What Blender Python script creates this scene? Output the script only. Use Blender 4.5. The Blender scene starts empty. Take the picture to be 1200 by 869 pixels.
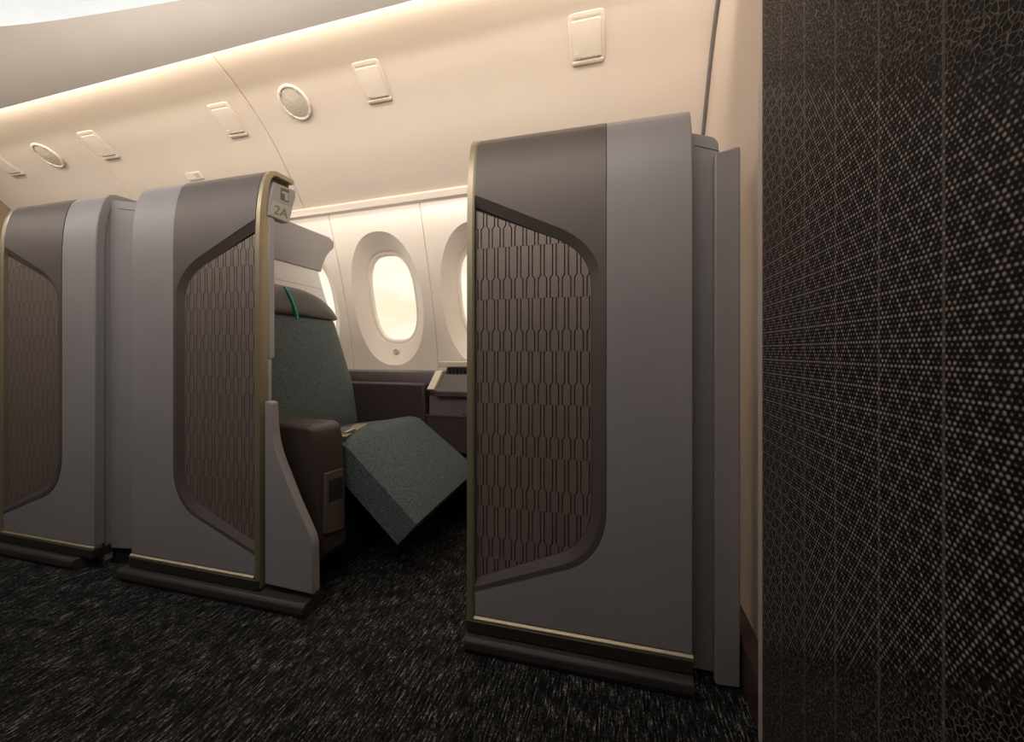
import bpy, bmesh, math, random
from mathutils import Vector, Matrix
from mathutils.geometry import tessellate_polygon
random.seed(4)
S = bpy.context.scene
COL = S.collection
V = Vector

# ---------------------------------------------------------------- camera
F = 465.0; YAW = math.atan(123.6 / 465); HOR = 412.0; EYE = .793
ca, sa = math.cos(YAW), math.sin(YAW)
cam = bpy.data.cameras.new('camera'); co = bpy.data.objects.new('camera', cam); COL.objects.link(co)
cam.sensor_width = 36; cam.lens = F / 1200 * 36; cam.shift_y = -22.5 / 1200; cam.clip_start = .02
co.location = (0, 0, EYE); co.rotation_euler = (math.pi / 2, 0, YAW)
S.camera = co

def ray(px, py):
    u = (px - 600) / F; v = (HOR - py) / F
    return V((u * ca - sa, u * sa + ca, v))
EYEP = V((0, 0, EYE))
def atY(px, py, Y): r = ray(px, py); return EYEP + r * (Y / r.y)
def atX(px, py, X): r = ray(px, py); return EYEP + r * (X / r.x)

# ---------------------------------------------------------------- materials
def srgb(r, g, b):
    f = lambda c: (c / 255 / 12.92) if c / 255 <= .04045 else ((c / 255 + .055) / 1.055) ** 2.4
    return (f(r), f(g), f(b), 1)
class N:
    def __init__(s, name):
        s.m = bpy.data.materials.new(name); s.m.use_nodes = True
        s.t = s.m.node_tree; s.b = s.t.nodes['Principled BSDF']
    def n(s, kind, **kw):
        x = s.t.nodes.new(kind)
        for k, v in kw.items():
            if k.startswith('i_'):
                key = k[2:]; key = int(key) if key.isdigit() else key.replace('_', ' ')
                x.inputs[key].default_value = v
            else: setattr(x, k, v)
        return x
    def l(s, a, b): s.t.links.new(a, b)
    def math(s, op, a, b=None, c=None):
        x = s.n('ShaderNodeMath', operation=op)
        for i, q in enumerate((a, b, c)):
            if q is None: continue
            if isinstance(q, (int, float)): x.inputs[i].default_value = q
            else: s.l(q, x.inputs[i])
        return x.outputs[0]
    def coord(s, scale=(1, 1, 1), rot=(0, 0, 0)):
        tc = s.n('ShaderNodeTexCoord'); mp = s.n('ShaderNodeMapping')
        mp.inputs['Scale'].default_value = scale; mp.inputs['Rotation'].default_value = rot
        s.l(tc.outputs['Object'], mp.inputs[0]); return mp.outputs[0]
    def noise(s, vec, scale, detail=2, rough=.5):
        x = s.n('ShaderNodeTexNoise', i_Scale=scale, i_Detail=detail, i_Roughness=rough); s.l(vec, x.inputs['Vector']); return x.outputs['Fac']
    def ramp(s, fac, stops):
        x = s.n('ShaderNodeValToRGB'); e = x.color_ramp.elements
        while len(e) < len(stops): e.new(.5)
        for q, (p, c) in zip(e, stops): q.position = p; q.color = c
        s.l(fac, x.inputs[0]); return x.outputs['Color']
    def bump(s, h, strength, dist):
        x = s.n('ShaderNodeBump', i_Strength=strength, i_Distance=dist); s.l(h, x.inputs['Height']); s.l(x.outputs[0], s.b.inputs['Normal'])

def paint(name, c, rough=.5, metal=0, grain=.12, gscale=220, var=.05, spec=.5):
    k = N(name); k.b.inputs['Roughness'].default_value = rough; k.b.inputs['Metallic'].default_value = metal
    k.b.inputs['Specular IOR Level'].default_value = spec
    v = k.coord(); f = k.noise(v, 5, 3)
    lo = tuple(x * (1 - var) for x in c[:3]) + (1,); hi = tuple(min(1, x * (1 + var)) for x in c[:3]) + (1,)
    k.l(k.ramp(f, [(.3, lo), (.7, hi)]), k.b.inputs['Base Color'])
    if grain: k.bump(k.noise(v, gscale, 2), grain, .001)
    return k.m
M = {}
M['grey'] = paint('satin grey shell', (.31, .29, .287, 1), .42)
M['grey_light'] = paint('light grey trim', (.42, .40, .41, 1), .4)
M['taupe'] = paint('dark taupe lacquer', (.135, .112, .100, 1), .45, .2)
M['rim'] = paint('dark taupe bevel', (.135, .108, .097, 1), .42, .3)
M['tile'] = paint('embossed taupe tiles', (.265, .212, .186, 1), .42, .4)
M['groove'] = paint('deep groove', (.025, .018, .016, 1), .7)
M['gold'] = paint('champagne metal', (.40, .345, .235, 1), .38, .6, .05)
M['bronze'] = paint('dark bronze rail', (.07, .058, .046, 1), .4, .5)
M['plinth'] = paint('dark kick plinth', (.05, .043, .041, 1), .45)
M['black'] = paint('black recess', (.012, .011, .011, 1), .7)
M['beige'] = paint('warm beige cabin lining', (.73, .625, .53, 1), .55, 0, .1, 500, .015)
M['bezel'] = paint('cream window surround', (.80, .71, .615, 1), .5, 0, .08, 500, .015)
M['valance'] = paint('greige ceiling valance', (.70, .63, .55, 1), .6, 0, .1, 400, .02)
M['dome'] = paint('white ceiling dome', (.80, .84, .86, 1), .7, 0, .1, 300, .02)
M['bulkhead'] = paint('beige bulkhead laminate', (.60, .50, .42, 1), .55, 0, .1, 300, .03)
M['wood'] = paint('dark reddish kickboard', (.06, .03, .026, 1), .4, 0, .2, 90, .25)
M['aft'] = paint('brown partition laminate', (.25, .18, .12, 1), .5, 0, .2, 90, .1)
M['hatch'] = paint('cream plastic hatch', (.76, .66, .56, 1), .5, 0, .06, 500, .01)
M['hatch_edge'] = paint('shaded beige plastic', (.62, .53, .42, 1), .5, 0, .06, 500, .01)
M['leather'] = paint('dark brown leather', (.058, .041, .037, 1), .42, 0, .35, 260, .08)
M['plum'] = paint('dark plum trim', (.080, .060, .064, 1), .45, 0, .2, 260, .06)
M['panelbrown'] = paint('grey brown side lining', (.16, .13, .125, 1), .6, 0, .4, 330, .08)
M['plate'] = paint('brown plastic control plate', (.105, .078, .066, 1), .45)
M['cream'] = paint('cream trim', (.62, .54, .43, 1), .45)
M['belt'] = paint('tan webbing', (.36, .30, .20, 1), .6, 0, .5, 500)
M['pad'] = paint('pale grey pad', (.80, .78, .76, 1), .6, 0, .3, 260, .03)
M['headrest'] = paint('olive grey leather', (.095, .092, .085, 1), .42, 0, .3, 260, .06)
M['teal'] = paint('teal piping', (.0, .42, .33, 1), .5, 0, 0)
M['sign'] = paint('pale green sign', (.52, .53, .45, 1), .5, 0, .03)
M['letter'] = paint('grey green lettering', (.19, .21, .17, 1), .5, 0, 0)
M['icon'] = paint('olive recessed symbol', (.14, .14, .08, 1), .5, 0, 0)
M['red'] = paint('red marking', (.65, .16, .08, 1), .5, 0, 0)
M['white'] = paint('white placard', (.78, .74, .68, 1), .5, 0, 0)
M['mesh'] = None
M['chrome'] = paint('brushed metal', (.5, .5, .5, 1), .3, .9, 0)

def fabric(name, dark, light, scale=230):
    k = N(name); k.b.inputs['Roughness'].default_value = .9; k.b.inputs['Specular IOR Level'].default_value = .2
    v = k.coord()
    a = k.noise(k.coord((1, 1, 3.2)), scale * .55, 3, .7); b = k.noise(v, scale, 2, .7)
    s_ = k.math('MULTIPLY_ADD', a, .6, k.math('MULTIPLY', b, .4))
    k.l(k.ramp(s_, [(.36, dark), (.64, light)]), k.b.inputs['Base Color'])
    k.bump(s_, .7, .002); k.b.inputs['Sheen Weight'].default_value = .15
    return k.m
M['fabric'] = fabric('woven grey green upholstery', (.022, .030, .032, 1), (.160, .194, .197, 1))

def speaker_mesh():
    k = N('perforated speaker mesh'); k.b.inputs['Roughness'].default_value = .6
    v = k.coord((210, 210, 210)); x = k.n('ShaderNodeTexVoronoi', i_Scale=1.0, i_Randomness=.25); k.l(v, x.inputs['Vector'])
    k.l(k.ramp(x.outputs['Distance'], [(.25, (.30, .26, .20, 1)), (.5, (.60, .54, .44, 1))]), k.b.inputs['Base Color'])
    return k.m
M['mesh'] = speaker_mesh()

def carpet():
    k = N('charcoal flecked carpet'); k.b.inputs['Roughness'].default_value = 1; k.b.inputs['Specular IOR Level'].default_value = .05
    rt = (0, 0, math.radians(4))
    w = k.noise(k.coord(), 14, 3)
    a = k.noise(k.coord((240, 24, 1), rt), 1, 3, .65)
    b = k.noise(k.coord((330, 150, 1), rt), 1, 2, .7)
    f = k.math('MULTIPLY_ADD', a, .62, k.math('MULTIPLY', b, .38))
    f = k.math('MULTIPLY_ADD', w, .10, f)
    k.l(k.ramp(f, [(.50, (.010, .010, .010, 1)), (.57, (.032, .032, .031, 1)), (.615, (.075, .073, .069, 1)), (.69, (.46, .45, .42, 1))]), k.b.inputs['Base Color'])
    k.bump(f, 1, .012)
    return k.m
M['carpet'] = carpet()

def beads():
    # hexagonal bead cloth: big beads in a triangular net over small beads, net-like veins at both ends
    k = N('dark beaded textile'); k.b.inputs['Roughness'].default_value = .65; k.b.inputs['Specular IOR Level'].default_value = .25
    tc = k.n('ShaderNodeTexCoord'); sx = k.n('ShaderNodeSeparateXYZ'); k.l(tc.outputs['Object'], sx.inputs[0])
    y, z = sx.outputs['Y'], sx.outputs['Z']
    p = .0058; row = p * math.sqrt(3)
    def lat(dy, dz):
        a = k.math('SUBTRACT', k.math('FRACT', k.math('ADD', k.math('DIVIDE', y, p), dy + 200)), .5)
        b = k.math('SUBTRACT', k.math('FRACT', k.math('ADD', k.math('DIVIDE', z, row), dz + 200)), .5)
        a = k.math('MULTIPLY', a, p); b = k.math('MULTIPLY', b, row)
        return k.math('SQRT', k.math('ADD', k.math('MULTIPLY', a, a), k.math('MULTIPLY', b, b)))
    dist = k.math('MINIMUM', lat(.5, .5), lat(0, 0))
    D = 5 * row / 2
    def fam(cy, cz):
        c = k.math('ADD', k.math('MULTIPLY', y, cy / D), k.math('MULTIPLY', z, cz / D))
        return k.math('MULTIPLY', k.math('ABSOLUTE', k.math('SUBTRACT', k.math('FRACT', k.math('ADD', c, 200.5)), .5)), D)
    net = k.math('MINIMUM', fam(0, 1), k.math('MINIMUM', fam(.8660254, .5), fam(-.8660254, .5)))
    nz = k.noise(tc.outputs['Object'], 240, 1)
    on = k.n('ShaderNodeMapRange', i_From_Min=.0044, i_From_Max=.0012); k.l(net, on.inputs[0])
    bead = k.math('SUBTRACT', k.math('MULTIPLY_ADD', on.outputs[0], .0009, .0019), dist)
    seam = k.math('ABSOLUTE', k.math('SUBTRACT', k.math('FRACT', k.math('DIVIDE', k.math('ADD', y, 9.012), .0873)), .5))
    sm = k.math('LESS_THAN', seam, .022)
    # veined bands near the top and the bottom of the panel
    vo = k.n('ShaderNodeTexVoronoi', feature='DISTANCE_TO_EDGE', i_Scale=165.0); k.l(tc.outputs['Object'], vo.inputs['Vector'])
    vein = k.math('SUBTRACT', .0013, k.math('MULTIPLY', vo.outputs['Distance'], .010))
    zz = k.math('ABSOLUTE', k.math('SUBTRACT', z, .768))
    lim = k.math('MULTIPLY_ADD', y, .688, .2425)
    m = k.n('ShaderNodeMapRange', i_From_Min=-.03, i_From_Max=.03); k.l(k.math('SUBTRACT', zz, lim), m.inputs[0])
    mx = k.n('ShaderNodeMix', data_type='FLOAT'); k.l(m.outputs[0], mx.inputs[0]); k.l(bead, mx.inputs[2]); k.l(vein, mx.inputs[3])
    h = k.math('MULTIPLY', mx.outputs[0], k.math('MULTIPLY_ADD', nz, 1.1, .45))
    h = k.math('MAXIMUM', h, k.math('MULTIPLY', sm, .0009))
    hh = k.n('ShaderNodeMapRange', i_From_Min=0.0, i_From_Max=.0023); k.l(h, hh.inputs[0])
    k.l(k.ramp(hh.outputs[0], [(0, (.006, .004, .004, 1)), (.3, (.05, .038, .034, 1)), (.9, (.42, .36, .33, 1))]), k.b.inputs['Base Color'])
    k.bump(hh.outputs[0], .6, .002)
    return k.m
M['beads'] = beads()

def glass():
    k = N('cabin window acrylic'); t = k.t
    tr = k.n('ShaderNodeBsdfTransparent', i_Color=(.97, .97, .95, 1)); gl = k.n('ShaderNodeBsdfGlossy', i_Roughness=.05)
    mx = k.n('ShaderNodeMixShader', i_Fac=.04); k.l(tr.outputs[0], mx.inputs[1]); k.l(gl.outputs[0], mx.inputs[2])
    k.l(mx.outputs[0], t.nodes['Material Output'].inputs['Surface']); return k.m
M['glass'] = glass()

# ---------------------------------------------------------------- object helpers
WL = {}
def smooth(me, ang=35):
    for p in me.polygons: p.use_smooth = True
    me.set_sharp_from_angle(angle=math.radians(ang))
def obj(name, bm, mat, parent=None, bevel=0, seg=2, ang=35, limit=40):
    me = bpy.data.meshes.new(name)
    bmesh.ops.recalc_face_normals(bm, faces=bm.faces)
    off = WL[parent.name] if parent is not None else V((0, 0, 0))
    bmesh.ops.translate(bm, verts=bm.verts, vec=-off)
    bm.to_mesh(me); bm.free(); me.materials.append(M[mat]); smooth(me, ang)
    o = bpy.data.objects.new(name, me); COL.objects.link(o)
    if parent is not None: o.parent = parent
    WL[o.name] = off
    if bevel:
        b = o.modifiers.new('bevel', 'BEVEL'); b.width = bevel; b.segments = seg; b.limit_method = 'ANGLE'; b.angle_limit = math.radians(limit); b.harden_normals = False
    return o
def tag(o, label, cat, group=None):
    o['label'] = label; o['category'] = cat
    if group: o['group'] = group
    return o
def thing(name, label, cat, loc, group=None):
    o = bpy.data.objects.new(name, None); COL.objects.link(o); o.location = loc; o.empty_display_size = .05
    WL[o.name] = V(loc); return tag(o, label, cat, group)
def struct(o): o['kind'] = 'structure'; return o

def bm_poly(front, back):
    """closed solid between two matching loops of 3-D points"""
    bm = bmesh.new(); a = [bm.verts.new(p) for p in front]; b = [bm.verts.new(p) for p in back]
    bm.faces.new(a); bm.faces.new(b[::-1]); n = len(a)
    for i in range(n): bm.faces.new((a[i], b[i], b[(i + 1) % n], a[(i + 1) % n]))
    return bm
def prism(pts, vec): return bm_poly(pts, [V(p) + V(vec) for p in pts])
def box(x0, x1, y0, y1, z0, z1, bm=None):
    bm2 = prism([V((x0, y0, z0)), V((x1, y0, z0)), V((x1, y0, z1)), V((x0, y0, z1))], (0, y1 - y0, 0))
    return bm2 if bm is None else merge(bm, bm2)
def merge(a, b):
    me = bpy.data.meshes.new('tmp'); b.to_mesh(me); a.from_mesh(me); bpy.data.meshes.remove(me); b.free(); return a
def arc(p0, c, p1, n=8):
    return [tuple((1 - t) ** 2 * p0[i] + 2 * t * (1 - t) * c[i] + t * t * p1[i] for i in range(len(p0))) for t in [j / n for j in range(n + 1)]]
def rounded(pts, r, n=5):
    """round the corners of a planar loop of points (r: number or list)"""
    out = []; m = len(pts); pts = [V(p) for p in pts]
    for i in range(m):
        rr = r[i] if isinstance(r, (list, tuple)) else r
        p, a, b = pts[i], pts[i - 1], pts[(i + 1) % m]
        if rr <= 0: out.append(p); continue
        da = (a - p); db = (b - p); q = min(rr, da.length * .45, db.length * .45)
        out += [V(x) for x in arc(p + da.normalized() * q, p, p + db.normalized() * q, n)]
    return out

# ---------------------------------------------------------------- cabin lining
def wallY(X, z):
    base = 1.942 - .061 * X
    return base - (.23 * ((z - .69) / .88) ** 1.35 if z > .69 else 0)
CEIL = [(0, 1.568), (.236, 1.73), (.418, 1.843), (.60, 1.925), (.79, 1.992), (1.0, 2.053), (1.05, 2.095), (1.09, 2.20)]
def ceil_pt(X, f):
    B = 1.712 - .061 * X; T = 1.279 - .012 * (X + 1.2)
    for (a, za), (b, zb) in zip(CEIL, CEIL[1:]):
        if f <= b or b == 1.09:
            t = (f - a) / (b - a); i = CEIL.index((a, za))
            m0 = (CEIL[min(i + 1, 7)][1] - CEIL[max(i - 1, 0)][1]) / (CEIL[min(i + 1, 7)][0] - CEIL[max(i - 1, 0)][0])
            j = i + 1
            m1 = (CEIL[min(j + 1, 7)][1] - CEIL[max(j - 1, 0)][1]) / (CEIL[min(j + 1, 7)][0] - CEIL[max(j - 1, 0)][0])
            h = b - a
            z = (2 * t ** 3 - 3 * t * t + 1) * za + (t ** 3 - 2 * t * t + t) * h * m0 + (-2 * t ** 3 + 3 * t * t) * zb + (t ** 3 - t * t) * h * m1
            return V((X, B + (T - B) * f, z))
def ceil_n(X, f):
    a = ceil_pt(X + .01, f) - ceil_pt(X - .01, f); b = ceil_pt(X, f + .01) - ceil_pt(X, f - .01)
    n = a.cross(b).normalized()
    return n if n.z < 0 else -n                # into the cabin
def ceil_hit(px, py):
    r = ray(px, py)
    def g(t):
        p = EYEP + r * t; B = 1.712 - .061 * p.x; T = 1.279 - .012 * (p.x + 1.2)
        f = (p.y - B) / (T - B)
        return f, p
    lo, hi = .3, 6.0
    def above(t):
        f, p = g(t)
        if f > 1.09: return False
        if f < 0: return True
        return p.z > ceil_pt(p.x, f).z
    t = lo
    while t < hi and not above(t): t += .02
    a, b = t - .02, t
    for _ in range(40):
        m = (a + b) / 2
        if above(m): b = m
        else: a = m
    f, p = g(b); return p.x, f
XL, XR = ceil_hit(7, 240)[0], .33
SEAMS = [-1.655, -2.86]
xs = sorted([XL, XR] + [XL + .15 * i for i in range(1, 40) if XL + .15 * i < XR] + [s + d for s in SEAMS for d in (-.006, -.003, .003, .006)])
fs = [1.09 * i / 26 for i in range(27)]
bm = bmesh.new(); grid = []
for x in xs:
    row = []
    for f in fs:
        p = ceil_pt(x, f)
        if any(abs(x - s) < .004 for s in SEAMS): p = p - ceil_n(x, f) * .008
        row.append(bm.verts.new(p))
    grid.append(row)
for a, b in zip(grid, grid[1:]):
    for i in range(len(fs) - 1): bm.faces.new((a[i], a[i + 1], b[i + 1], b[i]))
o = struct(obj('ceiling', bm, 'beige', ang=30)); o['label'] = 'curved beige ceiling lining above the seats'

# valance slab with a curved opening edge, and the pale dome above it
EDGE = [(XL, 1.185), (XR + .5, 1.165)]
def atZ(px, py, Z): r = ray(px, py); return EYEP + r * ((Z - EYE) / r.z)
ZE, ZV = 1.95, 2.07
curve = [atZ(*p, ZV) for p in ((0, 31), (35, 27.5), (70, 23), (133, 13.5), (213, 0), (270, -14), (320, -40))]
curve = [V((XL, curve[0].y - .12, ZV)), V((-3.0, curve[0].y - .05, ZV))] + curve + [V((-.98, .95, ZV)), V((-.9, .55, ZV)), V((-.9, -.7, ZV))]
# sloped face: lower edge beside the lining, upper edge the curved opening
def on_edge(x): return V((x, 1.203 - (x + 3) * .010, ZE))
low = [on_edge(XL + (XR + .9 - XL) * i / (len(curve) - 1)) for i in range(len(curve))]
bmv = bmesh.new()
def vv(p): return bmv.verts.new(p)
NS = 8
rows = []
for lo, hi in zip(low, curve):
    r = []
    for k in range(NS + 1):
        t = k / NS; p = lo.lerp(hi, t); p = p + V((0, 0, .035 * math.sin(math.pi * t) * -.35)); r.append(vv(p))
    r += [vv(hi + V((0, .03, .008))), vv(V((lo.x, lo.y, ZE + .03)))]
    rows.append(r)
for a, b in zip(rows, rows[1:]):
    n_ = len(a)
    for k in range(n_): bmv.faces.new((a[k], a[(k + 1) % n_], b[(k + 1) % n_], b[k]))
bmv.faces.new(rows[0]); bmv.faces.new(rows[-1][::-1])
o = struct(obj('trim_1', bmv, 'valance', ang=50)); o['label'] = 'greige valance along the ceiling cove'
o = struct(obj('trim_2', box(XL, 1.2, -1.25, 1.3, 2.86, 2.9), 'dome')); o['label'] = 'pale ceiling dome above the aisle'
bm = bmesh.new(); rw = []
for i in range(9):
    t = i / 8 * math.pi / 2
    rw.append([bm.verts.new(p + V((0, .010 - .22 * (1 - math.cos(t)), -.003 + .78 * math.sin(t)))) for p in curve])
for a, b in zip(rw, rw[1:]):
    for k in range(len(a) - 1): bm.faces.new((a[k], a[k + 1], b[k + 1], b[k]))
o = struct(obj('trim_3', bm, 'dome')); o['label'] = 'curved side of the pale ceiling dome'

# side wall in panels; three of them carry a window
WX = [-1.79, -1.23, -.67]; HW = .28; ZW = 1.075
def wp(X, z, d=0.0): return V((X, wallY(X, z) + d, z + d * .18))
def sup(cx, cz, a, b, th, e=2.6):
    c, s = math.cos(th), math.sin(th)
    return cx + a * math.copysign(abs(c) ** (2 / e), c), cz + b * math.copysign(abs(s) ** (2 / e), s)
ZB, ZT = .40, 1.575
NR = 96
THS = [2 * math.pi * i / NR for i in range(NR)]
def rect_pt(cx, th):
    # where the ray at this angle from the window centre leaves the panel
    c, s = math.cos(th), math.sin(th); hw = HW - .0025
    t = min(hw / abs(c) if abs(c) > 1e-6 else 9, ((ZT - ZW) if s > 0 else (ZW - ZB)) / abs(s) if abs(s) > 1e-6 else 9)
    return cx + t * c, ZW + t * s
bm = bmesh.new()
def strip_cols(cols):
    rows = [[bm.verts.new(p) for p in c] for c in cols]
    for a, b in zip(rows, rows[1:]):
        for i in range(len(a) - 1): bm.faces.new((a[i], a[i + 1], b[i + 1], b[i]))
ZZ = [0, ZB] + [ZB + (ZT - ZB) * i / 14 for i in range(1, 15)]
for x0, x1 in ((XL, WX[0] - HW - .0025), (WX[2] + HW + .0025, XR)):
    strip_cols([[wp(x0 + (x1 - x0) * i / 4, z) for z in ZZ] for i in range(5)])
for x in [WX[0] - HW, WX[0] + HW, WX[1] + HW, WX[2] + HW]:      # grooves between the panels
    strip_cols([[wp(x + a, z, d) for z in ZZ] for a, d in ((-.0025, 0), (-.002, .006), (.002, .006), (.0025, 0))])
for cx in WX:
    strip_cols([[wp(cx - HW + .0025, 0), wp(cx - HW + .0025, ZB)], [wp(cx + HW - .0025, 0), wp(cx + HW - .0025, ZB)]])
    rings = []
    for t in (0, .25, .5, .75, 1):
        r = []
        for th in THS:
            rx, rz = rect_pt(cx, th); ox, oz = sup(cx, ZW - .003, .222, .355, th, 2.25)
            r.append(bm.verts.new(wp(rx + (ox - rx) * t, rz + (oz - rz) * t)))
        rings.append(r)
    for a, b in zip(rings, rings[1:]):
        for i in range(NR): bm.faces.new((a[i], a[(i + 1) % NR], b[(i + 1) % NR], b[i]))
# corners of the rectangles: the ring samples miss them slightly, a thin backing closes them
o = struct(obj('wall_left', bm, 'bezel', ang=25)); o['label'] = 'curved cream cabin side wall with window openings'
bm = bmesh.new()
for cx in WX:
    for a, b in (((-1, -1), 1), ((1, -1), 1), ((-1, 1), 1), ((1, 1), 1)):
        x = cx + a[0] * (HW - .0025); z = ZT if a[1] > 0 else ZB
        q = [wp(x, z, .001), wp(x - a[0] * .06, z, .001), wp(x, z - a[1] * .06, .001)]
        bm.faces.new([bm.verts.new(p) for p in q])
o = struct(obj('trim_4', bm, 'bezel')); o['label'] = 'cream corner fillers of the side wall panels'

for i, cx in enumerate(WX):
    bm = bmesh.new(); rings = []
    spec = [(.222, .355, .0, 2.25, -.003), (.215, .346, .006, 2.25, -.003), (.190, .305, .030, 2.3, 0), (.166, .265, .052, 2.5, .003), (.160, .254, .056, 2.6, .004), (.158, .252, .060, 2.6, .004), (.148, .241, .061, 2.7, .005), (.141, .232, .066, 2.8, .005), (.139, .229, .085, 2.8, .005)]
    for a, b, d, e, dz in spec:
        rings.append([bm.verts.new(wp(*sup(cx, ZW + dz, a, b, th, e), d)) for th in THS])
    for a, b in zip(rings, rings[1:]):
        for j in range(NR): bm.faces.new((a[j], a[(j + 1) % NR], b[(j + 1) % NR], b[j]))
    w = struct(obj('window_%d' % (i + 1), bm, 'bezel', ang=40))
    w['label'] = ['oval cabin window mostly hidden behind the headrest shell', 'oval cabin window in full view above the side console', 'oval cabin window cut off by the nearer suite partition'][i]
    bm = bmesh.new(); a = [bm.verts.new(wp(*sup(cx, ZW + .005, .142, .232, th, 2.8), .074)) for th in THS]; b = [bm.verts.new(v.co + V((0, .006, .001))) for v in a]
    bm.faces.new(a); bm.faces.new(b[::-1])
    for j in range(NR): bm.faces.new((a[j], b[j], b[(j + 1) % NR], a[(j + 1) % NR]))
    obj('pane', bm, 'glass', w)
    # dimmer button under the pane
    bm = bmesh.new(); zc = ZW - .285; rr = []
    for r, d in ((.019, .036), (.018, .027), (.0145, .026), (.0135, .031), (.012, .027), (.0, .026)):
        rr.append([bm.verts.new(wp(cx + r * math.cos(t), zc + r * math.sin(t), d)) for t in THS[::4]])
    for a, b in zip(rr, rr[1:]):
        for j in range(24):
            bm.faces.new((a[j], a[(j + 1) % 24], b[(j + 1) % 24], b[j]))
    bmesh.ops.remove_doubles(bm, verts=bm.verts, dist=.0001)
    obj('dimmer_button', bm, 'bezel', w, ang=30)

# rail where wall and ceiling meet
bm = bmesh.new(); rows = []
for x in (XL, -2.4, -1.6, -.8, XR):
    yb = 1.712 - .061 * x
    rows.append([bm.verts.new((x, yb + dy, z)) for dy, z in ((.02, 1.578), (-.012, 1.572), (-.018, 1.562), (-.010, 1.535), (.03, 1.525))])
for a, b in zip(rows, rows[1:]):
    for i in range(4): bm.faces.new((a[i], a[i + 1], b[i + 1], b[i]))
o = struct(obj('trim_5', bm, 'bezel', ang=30)); o['label'] = 'narrow beige rail where side wall meets ceiling'

# soft seal where the ceiling lining meets the forward bulkhead
bm = bmesh.new(); rows = []
for k in range(22):
    f = k / 20; p = ceil_pt(.31, f); n = ceil_n(.31, f)
    rows.append([bm.verts.new(p + V((dx, 0, 0)) + n * dn) for dx, dn in ((0, -.004), (0, .010), (.004, .014), (.012, .014), (.012, -.004))])
for a, b in zip(rows, rows[1:]):
    for i in range(5): bm.faces.new((a[i], a[(i + 1) % 5], b[(i + 1) % 5], b[i]))
o = struct(obj('trim_7', bm, 'panelbrown', ang=40)); o['label'] = 'brown seal between ceiling lining and forward bulkhead'

# floor, bulkheads and the closing walls
o = struct(obj('floor', box(XL, 1.3, -1.25, 2.3, -.04, 0), 'carpet')); o['label'] = 'charcoal carpet flecked with pale streaks'
o = struct(obj('wall_front', box(.322, .36, .915, 2.1, 0, 2.5), 'bulkhead')); o['label'] = 'beige forward bulkhead beside the grey panels'
o = struct(obj('baseboard_front', prism(rounded([V((.283, .912, 0)), V((.283, 1.9, 0)), V((.283, 1.9, .112)), V((.283, .93, .112)), V((.283, .912, .085))], 0), (.04, 0, 0)), 'wood', bevel=.004)); o['label'] = 'dark red-brown kickboard along the forward bulkhead'
o = struct(obj('trim_6', box(.276, .40, .866, .914, 0, 2.5), 'bulkhead', bevel=.008, seg=3)); o['label'] = 'beige end post between bulkhead and beaded panel'
o = struct(obj('wall_back', box(XL - .04, XL, -1.25, 2.3, 0, 2.9), 'aft')); o['label'] = 'brown partition at the far end of the cabin'
o = struct(obj('wall_right', box(XL, 1.3, -1.29, -1.25, 0, 2.9), 'plum'))
o = struct(obj('wall_side', box(1.26, 1.3, -1.25, .90, 0, 2.9), 'plum'))

# beaded monument panel
mp = thing('beaded_panel', 'tall dark beaded textile panel with vertical seams at the aisle', 'wall panel', (.29, .4, 0))
obj('beaded_face', box(.270, .282, -.55, .864, 0, 2.3), 'beads', mp)
obj('frame', box(.2822, .40, -.55, .8645, 0, 2.3), 'bronze', mp)

# ---------------------------------------------------------------- ceiling fittings
def on_ceiling(X, f):
    n = ceil_n(X, f); d = (ceil_pt(X, f - .01) - ceil_pt(X, f + .01)).normalized()    # d: down the slope
    a = d.cross(n).normalized(); a = a if a.x > 0 else -a
    return ceil_pt(X, f), a, d, n
def hatch(px, label, w=.125, h=.155):
    X, f = ceil_hit(*px); p, a, d, n = on_ceiling(X, f)
    P = lambda u, v, k: p + a * u + d * v + n * k
    t = thing('oxygen_hatch', label, 'ceiling hatch', p, 'oxygen hatches in the ceiling lining')
    hw, hh = w / 2, h / 2
    base = rounded([P(-hw, -hh, 0), P(hw, -hh, 0), P(hw, hh, 0), P(-hw, hh, 0)], .016)
    obj('frame', prism(base, n * .005), 'hatch', t, bevel=.004)
    lid = rounded([P(-hw + .012, -hh + .022, .005), P(hw - .012, -hh + .022, .005), P(hw - .012, hh - .02, .005), P(-hw + .012, hh - .02, .005)], .006)
    obj('lid', prism(lid, n * .003), 'hatch', t, bevel=.0018)
    lip = [P(-hw + .004, hh - .017, .004), P(hw - .004, hh - .017, .004), P(hw - .006, hh + .001, .004), P(-hw + .006, hh + .001, .006)]
    obj('lip', bm_poly(rounded(lip, .006), [q + n * .004 for q in rounded([P(-hw + .006, hh - .012, .004), P(hw - .006, hh - .012, .004), P(hw - .008, hh - .003, .004), P(-hw + .008, hh - .003, .004)], .006)]), 'hatch_edge', t, bevel=.002)
    sl = [P(-hw + .014, -hh + .010, .0046), P(hw - .014, -hh + .010, .0046), P(hw - .014, -hh + .017, .0046), P(-hw + .014, -hh + .017, .0046)]
    obj('slot', prism(sl, n * .0012), 'hatch_edge', t)
    bm = bmesh.new()
    for k in range(4):
        u = -hw + .035 + k * .02
        merge(bm, prism([P(u, hh - .027, .0086), P(u + .012, hh - .027, .0086), P(u + .012, hh - .023, .0086), P(u, hh - .023, .0086)], n * .0012))
    obj('latch', bm, 'hatch_edge', t)
    c = P(-hw + .024, hh - .034, .0086)
    obj('test_button', prism([c + a * .008 * math.cos(q) + d * .008 * math.sin(q) for q in [k * math.pi / 8 for k in range(16)]], n * .0012), 'hatch', t, bevel=.0005)
hatch((4, 192), 'cream ceiling hatch cut by the photo edge beside the round speaker grille')
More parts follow.
